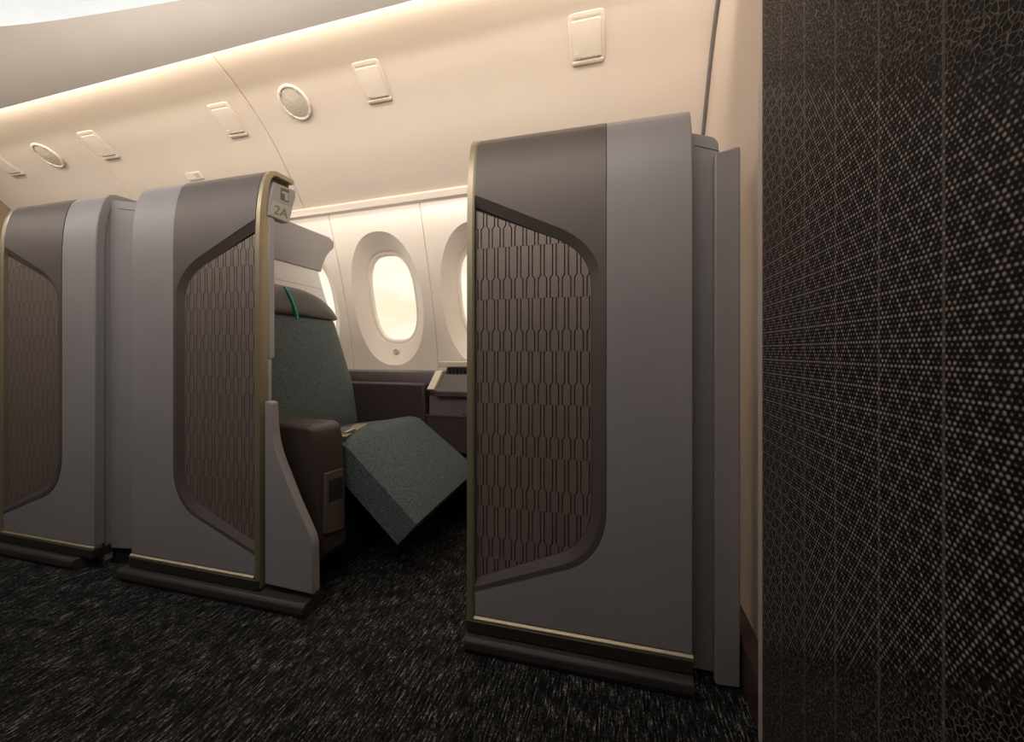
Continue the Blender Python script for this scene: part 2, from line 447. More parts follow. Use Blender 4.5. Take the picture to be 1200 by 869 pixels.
hatch((116, 170), 'cream ceiling hatch just past the far round speaker grille near a seam')
hatch((268, 141), 'cream ceiling hatch just above the brown-topped partition marked 2A')
hatch((437, 96), 'cream ceiling hatch right beside the nearer round speaker grille')
hatch((688, 45), 'cream ceiling hatch above the nearest large grey partition')

def speaker(px, label, r=.075):
    X, f = ceil_hit(*px); p, a, d, n = on_ceiling(X, f)
    t = thing('ceiling_speaker', label, 'ceiling speaker', p, 'round ceiling speakers')
    q = [k * math.pi / 24 for k in range(48)]
    R = lambda rr, k: [p + a * rr * math.cos(x) + d * rr * math.sin(x) + n * k for x in q]
    bm = bmesh.new(); L = [[bm.verts.new(v) for v in R(rr, k)] for rr, k in ((r, 0), (r, .004), (r * .95, .008), (r * .86, .008), (r * .84, .004))]
    for A, B in zip(L, L[1:]):
        for i in range(48): bm.faces.new((A[i], A[(i + 1) % 48], B[(i + 1) % 48], B[i]))
    obj('rim', bm, 'hatch', t)
    bm = bmesh.new(); L = [[bm.verts.new(v) for v in R(r * .845 * s, .005 + .004 * (1 - s * s))] for s in (1, .8, .6, .4, .2)]; c = bm.verts.new(p + n * .011)
    for A, B in zip(L, L[1:]):
        for i in range(48): bm.faces.new((A[i], A[(i + 1) % 48], B[(i + 1) % 48], B[i]))
    for i in range(48): bm.faces.new((L[-1][i], L[-1][(i + 1) % 48], c))
    obj('grille', bm, 'mesh', t)
    for k in range(4):
        x = math.pi / 4 + k * math.pi / 2; c = p + a * r * .89 * math.cos(x) + d * r * .89 * math.sin(x) + n * .0078
        obj('clip', prism([c + a * sx * .006 + d * sy * .004 for sx, sy in ((-1, -1), (1, -1), (1, 1), (-1, 1))], n * .002), 'hatch_edge', t)
speaker((57, 182), 'round speaker grille in the ceiling above the farthest partition')
speaker((346, 120), 'round speaker grille in the ceiling beyond the seam above seat 2A')

X, f = ceil_hit(228, 206); p, a, d, n = on_ceiling(X, f)
pl = thing('placard', 'tiny white ceiling placard with red marks above the 2A partition', 'placard', p)
q = lambda u, v, k: p + a * u + d * v + n * k
obj('plate', prism(rounded([q(-.055, -.018, 0), q(.055, -.018, 0), q(.055, .018, 0), q(-.055, .018, 0)], .004), n * .004), 'white', pl)
bm = bmesh.new()
for u in (.018, .034):
    merge(bm, prism([q(u - .006, -.012, .0042), q(u - .001, -.012, .0042), q(u + .007, .010, .0042), q(u + .002, .010, .0042)], n * .0008))
obj('red_mark', bm, 'red', pl)

# ---------------------------------------------------------------- suite partitions
PROF = [(0, 0), (0, .4), (0, .8), (0, 1.12), (.001, 1.18), (.004, 1.24), (.0095, 1.288), (.0175, 1.328), (.028, 1.358), (.043, 1.377), (.062, 1.385), (.134, 1.385)]
CUM = [0]
for (a, b), (c, d) in zip(PROF, PROF[1:]): CUM.append(CUM[-1] + math.hypot(c - a, d - b))
LTOP = CUM[-1]
def prof(l, dep=0.0):
    for i in range(len(PROF) - 1):
        if l <= CUM[i + 1] or i == len(PROF) - 2:
            t = (l - CUM[i]) / (CUM[i + 1] - CUM[i]); (a, b), (c, d) = PROF[i], PROF[i + 1]
            def nrm(j):
                j0, j1 = max(j - 1, 0), min(j + 1, len(PROF) - 1)
                ty, tz = PROF[j1][0] - PROF[j0][0], PROF[j1][1] - PROF[j0][1]; h = math.hypot(ty, tz); return tz / h, -ty / h
            n0, n1 = nrm(i), nrm(i + 1); ny = n0[0] * (1 - t) + n1[0] * t; nz = n0[1] * (1 - t) + n1[1] * t; h = math.hypot(ny, nz)
            return a + (c - a) * t + dep * ny / h, b + (d - b) * t + dep * nz / h
LEV = CUM[3:-1]
Y0 = 1.0
def plate(outline, d0, d1, T):
    b2 = bmesh.new(); pts = [V((s, l, 0)) for s, l in outline]; vs = [b2.verts.new(p) for p in pts]
    for tri in tessellate_polygon([pts]):
        try: b2.faces.new([vs[i] for i in tri])
        except ValueError: pass
    for L in LEV:
        bmesh.ops.bisect_plane(b2, geom=b2.verts[:] + b2.edges[:] + b2.faces[:], plane_co=(0, L, 0), plane_no=(0, 1, 0), dist=1e-6)
    bmesh.ops.dissolve_limit(b2, angle_limit=.01, verts=[], edges=[]) if False else None
    bm = bmesh.new(); fm, bk = {}, {}
    for v in b2.verts:
        fm[v] = bm.verts.new(T(v.co.x, *prof(v.co.y, d0))); bk[v] = bm.verts.new(T(v.co.x, *prof(v.co.y, d1)))
    for f_ in b2.faces:
        bm.faces.new([fm[v] for v in f_.verts]); bm.faces.new([bk[v] for v in reversed(f_.verts)])
    for e in b2.edges:
        if len(e.link_faces) == 1:
            u, w = e.verts; bm.faces.new((fm[u], fm[w], bk[w], bk[u]))
    b2.free(); return bm
RIN = [(.022, 1.184), (.238, 1.083)] + arc((.245, 1.080), (.330, 1.038), (.330, .955), 10) + arc((.330, .425), (.330, .315), (.250, .279), 10) + [(.022, .183)]
ROUT = [(.022, 1.213), (.243, 1.109)] + arc((.250, 1.106), (.352, 1.055), (.352, .965), 10) + arc((.352, .42), (.352, .297), (.262, .258), 10) + [(.022, .165)]
BOUT = [(.365, .41)] + arc((.365, .41), (.365, .287), (.270, .246), 10)[1:] + [(.022, .152)]

def clip(poly, conv):
    """poly clipped by the convex outline conv (counter-clockwise)"""
    out = poly
    for i in range(len(conv)):
        a, b = conv[i], conv[(i + 1) % len(conv)]; ins = lambda p: (b[0] - a[0]) * (p[1] - a[1]) - (b[1] - a[1]) * (p[0] - a[0]) >= -1e-9
        if math.hypot(b[0] - a[0], b[1] - a[1]) < 1e-7: continue
        res = []
        for j in range(len(out)):
            p, q_ = out[j], out[(j + 1) % len(out)]; ip, iq = ins(p), ins(q_)
            if ip: res.append(p)
            if ip != iq:
                d1 = (b[0] - a[0]) * (p[1] - a[1]) - (b[1] - a[1]) * (p[0] - a[0]); d2 = (b[0] - a[0]) * (q_[1] - a[1]) - (b[1] - a[1]) * (q_[0] - a[0])
                t = d1 / (d1 - d2); res.append((p[0] + (q_[0] - p[0]) * t, p[1] + (q_[1] - p[1]) * t))
        out = res
        if len(out) < 3: return []
    return out
def inset(poly, k):
    """shrink a polygon inward by k: clip it with its own edges moved in (tiles are nearly convex)"""
    n = len(poly); A = sum(poly[i][0] * poly[(i + 1) % n][1] - poly[(i + 1) % n][0] * poly[i][1] for i in range(n))
    if A < 0: poly = poly[::-1]
    res = []
    for i in range(n):
        p0, p1, p2 = poly[i - 1], poly[i], poly[(i + 1) % n]
        def nr(a, b):
            h = math.hypot(b[0] - a[0], b[1] - a[1]) or 1e-9; return (-(b[1] - a[1]) / h, (b[0] - a[0]) / h)
        n1, n2 = nr(p0, p1), nr(p1, p2); mx, my = n1[0] + n2[0], n1[1] + n2[1]; h2 = mx * mx + my * my
        s_ = min(2 / h2, 1.6) if h2 > 1e-6 else 1
        res.append((p1[0] + mx * s_ * k, p1[1] + my * s_ * k))
    return res
def dedupe(poly):
    out = []
    for p in poly:
        if not out or math.hypot(p[0] - out[-1][0], p[1] - out[-1][1]) > .0012: out.append(p)
    if len(out) > 2 and math.hypot(out[0][0] - out[-1][0], out[0][1] - out[-1][1]) < .0012: out.pop()
    return out
def area(p): return .5 * sum(p[i][0] * p[(i + 1) % len(p)][1] - p[(i + 1) % len(p)][0] * p[i][1] for i in range(len(p)))
def tiles(T):
    bm = bmesh.new(); conv = RIN[::-1]
    if area(conv) < 0: conv = conv[::-1]
    P, HA, HB, z0 = .0312, .080, .058, .794
    w, nk, sh = .0101, .0041, .007
    for col in range(-1, 13):
        for r in range(-6, 4):
            zt = z0 + r * (HA + HB); zs = zt - HA; zb = zs - HB     # flat line / shoulder / next flat line
            c1 = .022 + (col + .35) * P; c2 = c1 + P / 2
            e_ = .0007
            up_ = [(c1 - w, zt + e_), (c1 - w, zs), (c1 - nk, zs - sh), (c1 - nk, zb - e_), (c1 + nk, zb - e_), (c1 + nk, zs - sh), (c1 + w, zs), (c1 + w, zt + e_)]
            dn = [(c2 - nk, zt + e_), (c2 - nk, zs), (c2 - w, zs - sh), (c2 - w, zb - e_), (c2 + w, zb - e_), (c2 + w, zs - sh), (c2 + nk, zs), (c2 + nk, zt + e_)]
            for poly in (up_, dn):
                k = dedupe(clip(poly, conv))
                if len(k) < 3 or abs(area(k)) < 2e-5: continue
                k = k if area(k) > 0 else k[::-1]
                top = inset(k, .0009)
                if area(top) <= 0: continue
                # tiles tilt slightly: lower edge stands proud like a shingle
                za, zbm = max(y for _, y in k), min(y for _, y in k)
                dd = lambda y: .0112
                A = [bm.verts.new(T(s, Y_, z_)) for s, z in k for Y_, z_ in [prof(z, .0175)]]
                B = [bm.verts.new(T(s, Y_, z_)) for s, z in top for Y_, z_ in [prof(z, dd(z))]]
                bm.faces.new(B)
                n_ = len(A)
                for i in range(n_): bm.faces.new((A[i], A[(i + 1) % n_], B[(i + 1) % n_], B[i]))
    return bm
def strip(pa, da, pb, db, T, ret=None):
    bm = bmesh.new(); A = [bm.verts.new(T(s, *prof(l, da))) for s, l in pa]; B = [bm.verts.new(T(s, *prof(l, db))) for s, l in pb]
    C = [bm.verts.new(T(s, *prof(l, ret))) for s, l in pb]; D = [bm.verts.new(T(s, *prof(l, ret))) for s, l in pa]
    for p, q_ in ((A, B), (B, C), (C, D), (D, A)):
        for i in range(len(pa) - 1): bm.faces.new((p[i], p[i + 1], q_[i + 1], q_[i]))
    return bm

def partition(label, xg, dr, w=.562, plinth=(0, .562), chamfer=None):
    T = lambda s, y, z: V((xg + dr * s, Y0 + y, z))
    t = thing('suite_partition', label, 'suite partition', (xg + dr * w / 2, Y0 + .04, 0), 'aisle partitions of the suites')
    # grey L-shaped face, taupe face with its opening, bevelled rim, tiled inlay
    grey = [(.365, LTOP), (w, LTOP), (w, .088), (.022, .088), (.022, .152)] + BOUT[::-1][1:]
    obj('grey_panel', plate(grey, 0, .03, T), 'grey', t, bevel=.0035, seg=2, limit=60)
    brown = [(.022, LTOP), (.3645, LTOP)] + [(s - (.0006 if s > .3 else 0), l + .0004) for s, l in BOUT] + ROUT[::-1]
    obj('taupe_panel', plate(brown, -.0008, .03, T), 'taupe', t, bevel=.0012, seg=1, limit=60)
    obj('bevelled_rim', strip(ROUT, -.0004, RIN, .012, T, .03), 'rim', t, ang=50)
    il = obj('tiled_inlay', tiles(T), 'tile', t, ang=20)
    obj('inlay_backing', plate(RIN, .0172, .028, T), 'groove', il)
    # core, thicker only at the top
    core = [prof(CUM[i], .031) for i in range(4, len(PROF) - 1)]
    cs = [(.031, .02), (.031, 1.1)] + core + [(.134, 1.353), (.134, 1.335), (.095, 1.30), (.075, 1.25), (.056, 1.22), (.056, .02)]
    obj('core', bm_poly([T(.014, y, z) for y, z in cs], [T(w - .004, y, z) for y, z in cs]), 'grey', t, bevel=.002)
    # champagne edge: follows the profile, wraps over the top
    bm = bmesh.new(); LL = [.05, .3, .6, .9] + CUM[3:]; rows = []
    for i, l in enumerate(LL):
        g = .030 if l < 1.2 else .030 - .016 * min(1, (l - 1.2) / .15)
        rows.append([bm.verts.new(T(s, *prof(l, d))) for s, d in ((0, .002), (.002, -.002), (.0165, -.002), (.0215, .001), (.0215, g), (0, g))])
    for a, b in zip(rows, rows[1:]):
        for i in range(6): bm.faces.new((a[i], a[(i + 1) % 6], b[(i + 1) % 6], b[i]))
    bm.faces.new(rows[0]); bm.faces.new(rows[-1][::-1])
    obj('edge_trim', bm, 'gold', t, ang=30)
    tr = obj('edge_trim_inner', bm_poly([T(.003, y, z) for y, z in ((.0305, .06), (.034, .06), (.034, 1.2), (.0305, 1.2))], [T(.02, y, z) for y, z in ((.0305, .06), (.034, .06), (.034, 1.2), (.0305, 1.2))]), 'black', t)
    # foot of the panel
    obj('gold_line', bm_poly([T(.022, y, z) for y, z in ((-.006, .078), (.02, .078), (.02, .088), (-.001, .088), (-.006, .084))], [T(w, y, z) for y, z in ((-.006, .078), (.02, .078), (.02, .088), (-.001, .088), (-.006, .084))]), 'gold', t)
    obj('base_rail', bm_poly([T(.002, y, z) for y, z in ((-.008, .047), (.05, .047), (.05, .0778), (-.008, .0778))], [T(w, y, z) for y, z in ((-.008, .047), (.05, .047), (.05, .0778), (-.008, .0778))]), 'bronze', t, bevel=.002)
    p0, p1 = plinth
    sec = [(-.020, .0), (-.020, .012), (-.028, .014), (-.028, .034), (-.020, .043), (.052, .046), (.052, 0)]
    A = [T(p0, y, z) for y, z in sec]; B = [T(p1 - (chamfer or 0) * (1 if y < 0 else 0), y, z) for y, z in sec]
    if chamfer: B = [T(p1 - chamfer * max(0, min(1, (.03 - y) / .058)), y, z) for y, z in sec]
    obj('kick_plinth', bm_poly(A, B), 'plinth', t, bevel=.003)
    return t, T
W = .562
near, _ = partition('largest and nearest grey and taupe partition, standing beside the forward bulkhead', -.392, 1)
far, _ = partition('partially cut grey and taupe partition farthest down the aisle', -2.372, 1, .545, (0, .50), .03)
mid, TA = partition('grey and taupe partition with the 2A plate and a sloped side wing', -1.083, -1, W, (-.186, .592), None)

# sloped wing, end column and seat plate of the 2A partition
pts = [atY(*p, 1.0) for p in ((310, 470), (317, 471), (319.5, 512), (324.5, 533), (346, 588), (366, 633), (367, 697), (310, 684))]
pts = rounded([V((p.x, 1.0, max(p.z, .047))) for p in pts], [0, .012, .03, .03, 0, .03, 0, 0])
obj('side_wing', prism(pts, (0, .030, 0)), 'grey', mid, bevel=.004, seg=3)
XP = -1.080
pa = [atX(*p, XP) for p in ((315.2, 252), (322, 253), (322, 419), (315.2, 421))]
obj('end_column', prism(pa, (-.04, 0, 0)), 'grey_light', mid, bevel=.003)
pb = [atX(*p, XP) for p in ((314.6, 421), (318.5, 421), (318.5, 470), (314.6, 470))]
obj('lower_column', prism(pb, (-.04, 0, 0)), 'grey_light', mid, bevel=.002)
XS = -1.076
sg = [(321.5, 213.5), (346.3, 223.5)] + [tuple(x) for x in arc((346.3, 226), (346.5, 232), (343.6, 240), 5)] + [(341.5, 250), (338, 261.5), (315.3, 252.5), (316, 240), (318.3, 225)]
sp = obj('seat_plate', prism([atX(*p, XS) for p in sg], (-.03, 0, 0)), 'grey_light', mid, bevel=.0015)
ic = [(329.3, 219.5), (338.5, 223), (338, 237.5), (329, 233.5)]
obj('recess', prism([atX(*p, XS + .0008) for p in ic], (-.004, 0, 0)), 'icon', sp)
bm = prism([atX(*p, XS + .0016) for p in ((330.5, 223.5), (337.8, 226.2), (337.8, 228.8), (330.5, 226))], (-.003, 0, 0))
merge(bm, prism([atX(*p, XS + .0016) for p in ((334.2, 227.5), (337.6, 228.8), (337.4, 235.5), (334, 234.2))], (-.003, 0, 0)))
obj('symbol', bm, 'sign', sp)
lp = [(318.8, 234), (342.5, 243.5), (337.4, 260), (316.3, 251.5)]
obj('number_plate', prism([atX(*p, XS + .0008) for p in lp], (-.004, 0, 0)), 'sign', sp)
def text_mesh(s):
    cu = bpy.data.curves.new('t', 'FONT'); cu.body = s; cu.extrude = .012; ob = bpy.data.objects.new('t', cu); COL.objects.link(ob)
    bpy.context.view_layer.update()
    me = bpy.data.meshes.new_from_object(ob.evaluated_get(bpy.context.evaluated_depsgraph_get())); bpy.data.objects.remove(ob)
    bm = bmesh.new(); bm.from_mesh(me); bpy.data.meshes.remove(me); return bm
bm = text_mesh('2A')
xs_ = [v.co.x for v in bm.verts]; ys_ = [v.co.y for v in bm.verts]
bl, br, tl = atX(320.5, 249.5, XS), atX(336.5, 256.0, XS), atX(322.2, 239.6, XS)
for v in bm.verts:
    u = (v.co.x - min(xs_)) / (max(xs_) - min(xs_)); w_ = (v.co.y - min(ys_)) / (max(ys_) - min(ys_)); d_ = v.co.z
    q2 = bl + (br - bl) * u + (tl - bl) * w_; v.co = V((XS + .0012 + d_ * .03, q2.y, q2.z))
obj('lettering', bm, 'letter', sp)

# narrow grey fillers beside the partitions
def filler(label, x0, x1, y0, y1, zb, ztl, ztr):
    t = thing('filler_panel', label, 'filler panel', ((x0 + x1) / 2, (y0 + y1) / 2, 0), 'narrow grey filler panels')
    f_ = [V((x0, y0, zb)), V((x1, y1, zb)), V((x1, y1, ztr)), V((x0, y0, ztl))]
    f_ = rounded(f_, [0, 0, .022, 0])
    obj('panel', prism(f_, (0, .03, 0)), 'grey', t, bevel=.003)
    g = lambda u, z: V((x0 + (x1 - x0) * u, y0 + (y1 - y0) * u - .0006, z))
    obj('top_groove', prism([g(.25, ztl - .035), g(1, ztr - .032), g(1, ztr - .034), g(.25, ztl - .037)], (0, .003, 0)), 'groove', t)
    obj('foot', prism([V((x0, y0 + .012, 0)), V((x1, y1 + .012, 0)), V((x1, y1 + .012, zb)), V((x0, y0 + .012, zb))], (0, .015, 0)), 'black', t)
filler('narrow grey filler panel between the nearest partition and the forward bulkhead',   .165, .238, 1.060, 1.060, .012, 1.337, 1.313)
filler('narrow grey filler panel wedged between the farthest and the 2A partitions', -1.845, -1.648, 1.045, 1.075, .06, 1.362, 1.338)
t = thing('closeout_panel', 'grey upright panel with a rounded foot standing against the forward bulkhead', 'panel', (.25, 1.05, 0))
q0 = rounded([V((.222, 1.028, .006)), V((.279, 1.036, .004)), V((.279, 1.036, 1.276)), V((.222, 1.028, 1.262))], [.012, 0, .01, .004])
obj('panel', prism(q0, (0, .02, 0)), 'grey', t, bevel=.004, seg=3)
obj('bracket', box(.24, .275, 1.056, 1.12, .004, 1.24), 'black', t)

# ---------------------------------------------------------------- seat 2A
st = thing('suite_seat', 'reclined grey woven suite seat with brown armrests in doorway 2A', 'seat', (-1.1, 1.43, 0))
# cushion: lofted from the near profile to the far one
near_p = [(-1.30, .425), (-1.05, .452), (-.965, .468), (-.925, .458), (-.653, .214)]
far_p = [(-1.30, .435), (-1.05, .470), (-.935, .492), (-.893, .482), (-.607, .268)]
def resample(p, n):
    d = [0]
    for a, b in zip(p, p[1:]): d.append(d[-1] + math.hypot(b[0] - a[0], b[1] - a[1]))
    out = []
    for i in range(n + 1):
        x = d[-1] * i / n; j = max(k for k in range(len(d) - 1) if d[k] <= x + 1e-9); t = (x - d[j]) / (d[j + 1] - d[j])
        out.append((p[j][0] + (p[j + 1][0] - p[j][0]) * t, p[j][1] + (p[j + 1][1] - p[j][1]) * t))
    return out
NA, NBY = 28, 14
A_ = resample(near_p, NA); B_ = resample(far_p, NA); bm = bmesh.new(); top, bot = [], []
for i in range(NA + 1):
    rt, rb = [], []
    for j in range(NBY + 1):
        u = j / NBY; x = A_[i][0] * (1 - u) + B_[i][0] * u; z = A_[i][1] * (1 - u) + B_[i][1] * u
        i0, i1 = max(i - 1, 0), min(i + 1, NA); tx = A_[i1][0] - A_[i0][0]; tz = A_[i1][1] - A_[i0][1]; h = math.hypot(tx, tz); nx, nz = -tz / h, tx / h
        k = i / NA; puff = .012 * (1 - (2 * u - 1) ** 4) * (1 - (2 * k - 1) ** 6)
        y = 1.205 + .477 * u
        rt.append(bm.verts.new((x + nx * puff, y, z + nz * puff))); rb.append(bm.verts.new((x - nx * .105, y, z - nz * .105)))
    top.append(rt); bot.append(rb)
for R in (top, bot):
    for a, b in zip(R, R[1:]):
        for j in range(NBY): bm.faces.new((a[j], a[j + 1], b[j + 1], b[j]))
for i in range(NA):
    for j in (0, NBY): bm.faces.new((top[i][j], top[i + 1][j], bot[i + 1][j], bot[i][j]))
for j in range(NBY):
    for i in (0, NA): bm.faces.new((top[i][j], top[i][j + 1], bot[i][j + 1], bot[i][j]))
obj('seat_cushion', bm, 'fabric', st, bevel=.022, seg=4, ang=60, limit=55)
# backrest
def slab(yz, x_of_z, thick, lean=.18):
    f_ = [V((x_of_z(z), y, z)) for y, z in yz]; return bm_poly(f_, [p + V((-thick, 0, -thick * lean)) for p in f_])
xz = lambda z: -1.232 - .098 * (z - .43) / .515
def cushion_slab(yz, xf, thick, puff, n=22):
    """padded slab: outline yz, front face bulged by puff"""
    cy = sum(p[0] for p in yz) / len(yz); cz = sum(p[1] for p in yz) / len(yz); bm = bmesh.new(); rings = []
    pr_ = [(1.0, -thick), (1.0, -.012), (.985, -.004), (.96, 0), (.8, puff * .5), (.55, puff * .85), (.28, puff)]
    for s, d in pr_:
        rings.append([bm.verts.new((xf(cz + (z - cz) * s) + d, cy + (y - cy) * s, cz + (z - cz) * s - (.18 * thick if d == -thick else 0))) for y, z in yz])
    m = len(yz)
    for a, b in zip(rings, rings[1:]):
        for i in range(m): bm.faces.new((a[i], a[(i + 1) % m], b[(i + 1) % m], b[i]))
    bm.faces.new(rings[0][::-1])
    c = bm.verts.new((xf(cz) + puff, cy, cz))
    for i in range(m): bm.faces.new((rings[-1][i], rings[-1][(i + 1) % m], c))
    return bm
def dense(p, k=6):
    out = []
    for a, b in zip(p, p[1:] + p[:1]):
        for i in range(k): out.append(tuple(a[j] + (b[j] - a[j]) * i / k for j in range(2)))
    return out
yz = [(1.19, .44), (1.70, .44), (1.712, .62), (1.645, .948), (1.15, .948), (1.15, .62)]
yz = dense([tuple(p)[:2] for p in rounded([V((a, b, 0)) for a, b in yz], [.02, .02, .03, .02, .02, .02], 3)], 3)
bk = obj('backrest', cushion_slab(yz, xz, .11, .012), 'fabric', st, ang=60)
c = V((xz(.83) + .0125, 1.478, .83))
tp = atX(364.5, 416, xz(.83) + .012); c = tp
obj('tuft_button', prism([c + V((0, .008 * math.cos(q), .008 * math.sin(q))) for q in [k * math.pi / 8 for k in range(16)]], (.004, 0, 0)), 'black', bk, bevel=.0015)
# headrest with teal piping
hx = lambda z: -1.322 - .14 * (z - .945)
hp = [(1.14, .950), (1.655, .946), (1.662, .955)] + arc((1.662, .955), (1.60, 1.055), (1.42, 1.068), 8)[1:] + [(1.14, 1.070)]
hr = obj('headrest', cushion_slab(dense(hp, 2), hx, .07, .014), 'headrest', st, ang=60)
def on_head(px, py, o_=.02):
    p = atX(px, py, hx(1.0) + .012); return V((hx(p.z) + o_, p.y, p.z))
L0 = [(336.2, 336), (339.6, 347), (343.2, 359), (347, 373)]
bm = bmesh.new(); rows = []
for i, p in enumerate(L0):
    off = [.011, .020, .019, .013][i]
    q1 = on_head(p[0], p[1], off)
    rows.append([bm.verts.new(q1 + V((dx, dy, 0))) for dx, dy in ((-.008, -.0035), (.0015, -.003), (.0015, .003), (-.008, .0035))])
for a, b in zip(rows, rows[1:]):
    for i in range(4): bm.faces.new((a[i], a[(i + 1) % 4], b[(i + 1) % 4], b[i]))
bm.faces.new(rows[0]); bm.faces.new(rows[-1][::-1])
s_ = obj('teal_stripe', bm, 'teal', hr); s_['label'] = 'bright teal stripe'
# pale pad and grey wing of the seat shell
up_ = [(1.12, .96), (1.715, .96), (1.70, 1.0), (1.655, 1.09), (1.612, 1.20), (1.12, 1.20)]
pd = obj('upper_pad', prism([V((-1.40, y, z)) for y, z in rounded([V((a, b, 0)) for a, b in up_], [0, .02, .02, .02, .02, 0])] if False else [V((-1.40, p.x, p.y)) for p in rounded([V((a, b, 0)) for a, b in up_], [0, .02, .02, .02, .02, 0])], (-.06, 0, 0)), 'pad', st, bevel=.012, seg=3)
obj('pad_seam', prism([V((-1.399, 1.13, 1.104)), V((-1.399, 1.64, 1.098)), V((-1.399, 1.64, 1.101)), V((-1.399, 1.13, 1.107))], (-.004, 0, 0)), 'hatch_edge', pd)
wg = [(1.12, 1.368), (1.69, 1.368), (1.722, 1.352), (1.722, 1.325)] + arc((1.715, 1.315), (1.655, 1.27), (1.632, 1.182), 6) + [(1.12, 1.182)]
obj('privacy_wing', prism([V((-1.395, y, z)) for y, z in wg], (-.03, 0, 0)), 'grey', st, bevel=.006, seg=3)
obj('shell_back', box(-1.56, -1.47, 1.12, 1.70, .05, 1.2), 'grey', st, bevel=.01)
# armrests
arm = [V((-.998, 1.062, .548)), V((-.935, 1.062, .14)), V((-.926, 1.062, .30))]
f0 = [(-1.36, .553), (-.963, .555), (-.936, .545), (-.925, .50), (-.912, .30), (-.906, .14), (-.93, .105), (-1.36, .105)]
bm = bm_poly([V((x - .012, 1.072, z)) for x, z in f0], [V((x, 1.192, z)) for x, z in f0])
ar = obj('aisle_armrest', bm, 'leather', st, bevel=.014, seg=3, limit=50)
def on_arm(px, py, k=0):
    r = ray(px, py); best = None
    t_ = -.938 / r.x
    for _ in range(20):
        p = EYEP + r * t_; z = p.z
        xx = -.925 + (.50 - z) / .20 * .013 if z > .30 else -.912 + (.30 - z) / .16 * .006
        t_ = (xx + .0005 + k) / r.x
    return EYEP + r * t_
cp = [(382.5, 555), (403, 548), (403, 619), (382.5, 626)]
pl_ = obj('control_plate', prism([on_arm(*p, .002) for p in cp], (-.02, 0, 0)), 'plate', ar, bevel=.002)
cs_ = [(386, 563), (401.5, 558), (401.5, 582), (386, 588.5)]
so = obj('socket', prism([on_arm(*p, .0032) for p in cs_], (-.01, 0, 0)), 'black', pl_, bevel=.001)
# leather armrest along the console is part of the seat
f1 = [V((-1.40, 1.70, .642)), V((-.884, 1.70, .642)), V((-.868, 1.70, .40)), V((-.868, 1.70, .12)), V((-1.40, 1.70, .12))]
obj('window_armrest', prism(f1, (0, .07, 0)), 'leather', st, bevel=.010, seg=3)
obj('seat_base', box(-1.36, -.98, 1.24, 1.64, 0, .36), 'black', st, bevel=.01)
# lap belt lying on the back of the cushion
bpts = [atX(*p, x_) for p, x_ in (((402, 509), -1.0), ((412, 502), -1.04), ((423, 499.5), -1.08))]
def seat_z(x, u):
    A = resample(near_p, 60); B = resample(far_p, 60)
    best = min(range(61), key=lambda i: abs(A[i][0] * (1 - u) + B[i][0] * u - x)); return A[best][1] * (1 - u) + B[best][1] * u
bl_ = []
for px_, py_ in ((396, 513), (404, 508), (412, 504), (424, 497.5)):
    z = .475
    for _ in range(6):
        p = atZ(px_, py_, z); z = seat_z(p.x, (p.y - 1.205) / .477) + .017
    bl_.append((p.x, p.y, z))
bm = bmesh.new(); rows = []
for x, y, z in bl_: rows.append([bm.verts.new((x + dx, y + dx * .8, z + dz)) for dx, dz in ((-.022, 0), (.022, 0), (.022, .004), (-.022, .004))])
for a, b in zip(rows, rows[1:]):
    for i in range(4): bm.faces.new((a[i], a[(i + 1) % 4], b[(i + 1) % 4], b[i]))
bm.faces.new(rows[0]); bm.faces.new(rows[-1][::-1])
be = obj('seat_belt', bm, 'belt', st)
x, y, z = bl_[1]
obj('buckle', prism(rounded([V((x - .03, y - .03, z + .004)), V((x + .03, y - .03, z + .004)), V((x + .03, y + .03, z + .008)), V((x - .03, y + .03, z + .008))], .01), (0, 0, .012)), 'chrome', be, bevel=.003)

# ---------------------------------------------------------------- side console
cn = thing('side_console', 'dark plum side console with cream strip below the cabin windows', 'console', (-.7, 1.85, 0))
sec = [(1.775, .12), (1.775, .650), (1.800, .693), (1.955, .693), (1.955, .12)]
obj('rear_shelf', bm_poly([V((-1.75, y, z)) for y, z in sec], [V((-.862 - (y - 1.775) * -.06, y, z)) for y, z in sec]), 'plum', cn, bevel=.004)
ds = [(1.688, .612), (1.785, .690), (1.955, .690), (1.955, .12), (1.74, .12), (1.72, .60)]
cs2 = [(1.690, .618), (1.782, .700), (1.955, .700), (1.955, .60), (1.72, .60)]
obj('cream_strip', bm_poly([V((-.862, y, z)) for y, z in cs2], [V((-.826, y, z)) for y, z in cs2]), 'cream', cn, bevel=.003)
fs2 = [(1.700, .608), (1.790, .684), (1.955, .684), (1.955, .585), (1.70, .585)]
obj('forward_shelf', bm_poly([V((-.8255, y, z)) for y, z in fs2], [V((.25, y, z)) for y, z in fs2]), 'plum', cn, bevel=.003)
obj('side_lining', box(-.866, .25, 1.725, 1.95, .40, .584), 'panelbrown', cn, bevel=.002)
bm = bm_poly([V((-.70, 1.7249, .505)), V((-.45, 1.7249, .505)), V((-.45, 1.7249, .584)), V((-.615, 1.7249, .584))], [V((-.70, 1.718, .505)), V((-.45, 1.705, .505)), V((-.45, 1.705, .584)), V((-.615, 1.716, .584))])
obj('angled_flap', bm, 'panelbrown', cn, bevel=.002)
obj('stowage_box', box(-.866, .25, 1.693, 1.84, .325, .497), 'leather', cn, bevel=.006)
obj('box_lip', box(-.866, .25, 1.689, 1.70, .494, .501), 'plate', cn)
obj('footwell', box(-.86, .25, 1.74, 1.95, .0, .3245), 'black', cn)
obj('foot_rest', box(-.80, .25, 1.70, 1.735, .16, .30), 'plinth', cn, bevel=.008)
dv = thing('tray_ledge', 'short cream ledge with a black ribbed strip under the cut-off window', 'ledge', (-.6, 1.88, .7))
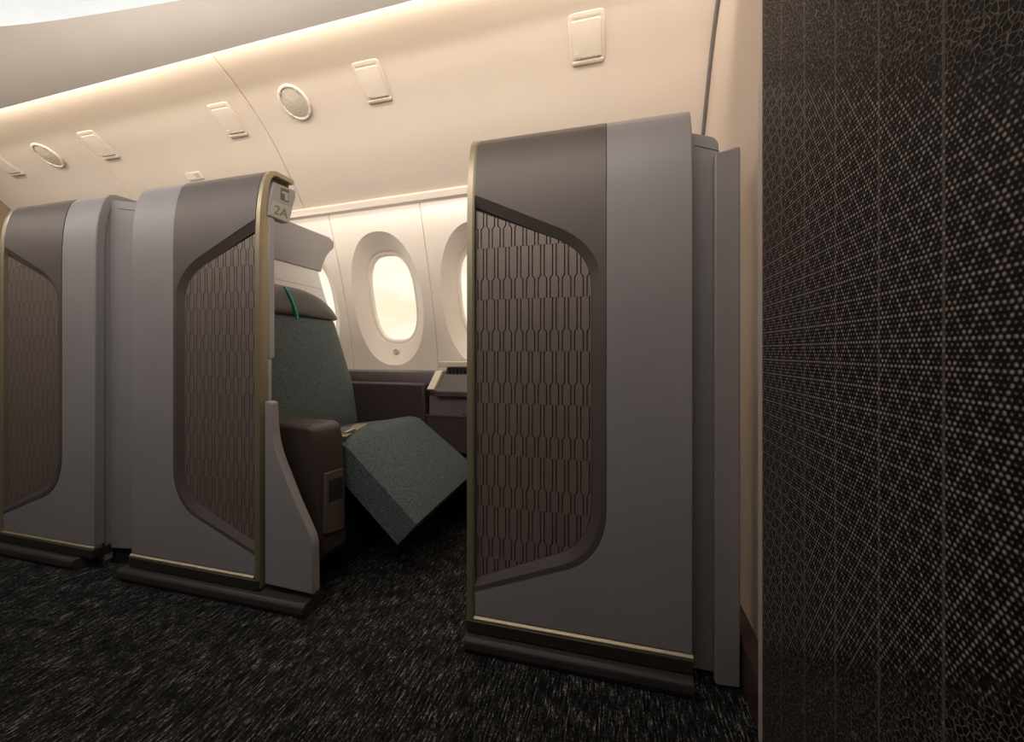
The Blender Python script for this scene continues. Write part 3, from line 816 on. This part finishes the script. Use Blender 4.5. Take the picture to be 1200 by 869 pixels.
obj('ledge', prism([V((-.87, 1.835, .716)), V((-.87, 1.95, .716)), V((.1, 1.89, .716)), V((.1, 1.80, .716))], (0, 0, .028)), 'cream', dv, bevel=.004)
bm = bmesh.new()
for i in range(34): box(-.81 + i * .02, -.797 + i * .02, 1.80, 1.82, .6845, .7155, bm)
box(-.815, -.13, 1.812, 1.9, .6845, .7155, bm)
obj('ribbed_strip', bm, 'black', dv)

# ---------------------------------------------------------------- light
def area(name, loc, rot, sx, sy, power, col):
    l = bpy.data.lights.new(name, 'AREA'); l.shape = 'RECTANGLE'; l.size = sx; l.size_y = sy; l.energy = power; l.color = col
    o = bpy.data.objects.new(name, l); COL.objects.link(o); o.location = loc; o.rotation_euler = rot; return o
# cove lamp behind the valance, washing the beige lining
area('cove_lamp', (-1.7, 1.15, 2.06), (math.radians(60), 0, 0), 4.6, .03, 17, (1, .90, .77))
# cool lamp in the dome; the two aisle strips are added, unseen fill
area('dome_lamp', (-2.8, .3, 2.62), (math.radians(88), 0, 0), 4.0, .25, 3.0, (.62, .87, 1))
area('aisle_fill', (-.9, -1.1, 1.9), (math.radians(120), 0, 0), 3.4, .3, 13, (1, .93, .88))  # added frontal fill from across the aisle, no fitting there
area('near_aisle_fill', (-2.0, .22, 1.86), (math.radians(84), 0, 0), 5.2, .12, 27, (1, .91, .83))  # added unseen strip, placed to brighten valance and partition tops
area('sidewall_lamp', (-1.3, 1.72, 1.515), (math.radians(24), 0, 0), 3.0, .03, 2.4, (1, .92, .85))

w = bpy.data.worlds.new('sky'); S.world = w; w.use_nodes = True; nt = w.node_tree
bg = nt.nodes['Background']; tc = nt.nodes.new('ShaderNodeTexCoord'); mp_ = nt.nodes.new('ShaderNodeMapping'); nz = nt.nodes.new('ShaderNodeTexNoise'); rp = nt.nodes.new('ShaderNodeValToRGB')
mp_.inputs['Scale'].default_value = (2, 2, 7); nz.inputs['Scale'].default_value = 2.2; nz.inputs['Detail'].default_value = 5
nt.links.new(tc.outputs['Generated'], mp_.inputs[0]); nt.links.new(mp_.outputs[0], nz.inputs['Vector']); nt.links.new(nz.outputs['Fac'], rp.inputs[0]); nt.links.new(rp.outputs[0], bg.inputs[0])
rp.color_ramp.elements[0].position = .35; rp.color_ramp.elements[0].color = (1, .86, .65, 1)
rp.color_ramp.elements[1].position = .6; rp.color_ramp.elements[1].color = (1, .96, .85, 1)
bg.inputs[1].default_value = 1.22

S.view_settings.view_transform = 'Standard'; S.view_settings.look = 'None'; S.view_settings.gamma = 1; S.view_settings.use_curve_mapping = False
S.view_settings.exposure = 0
S.cycles.use_denoising = True; S.cycles.max_bounces = 8; S.cycles.diffuse_bounces = 5; S.cycles.sample_clamp_indirect = 6
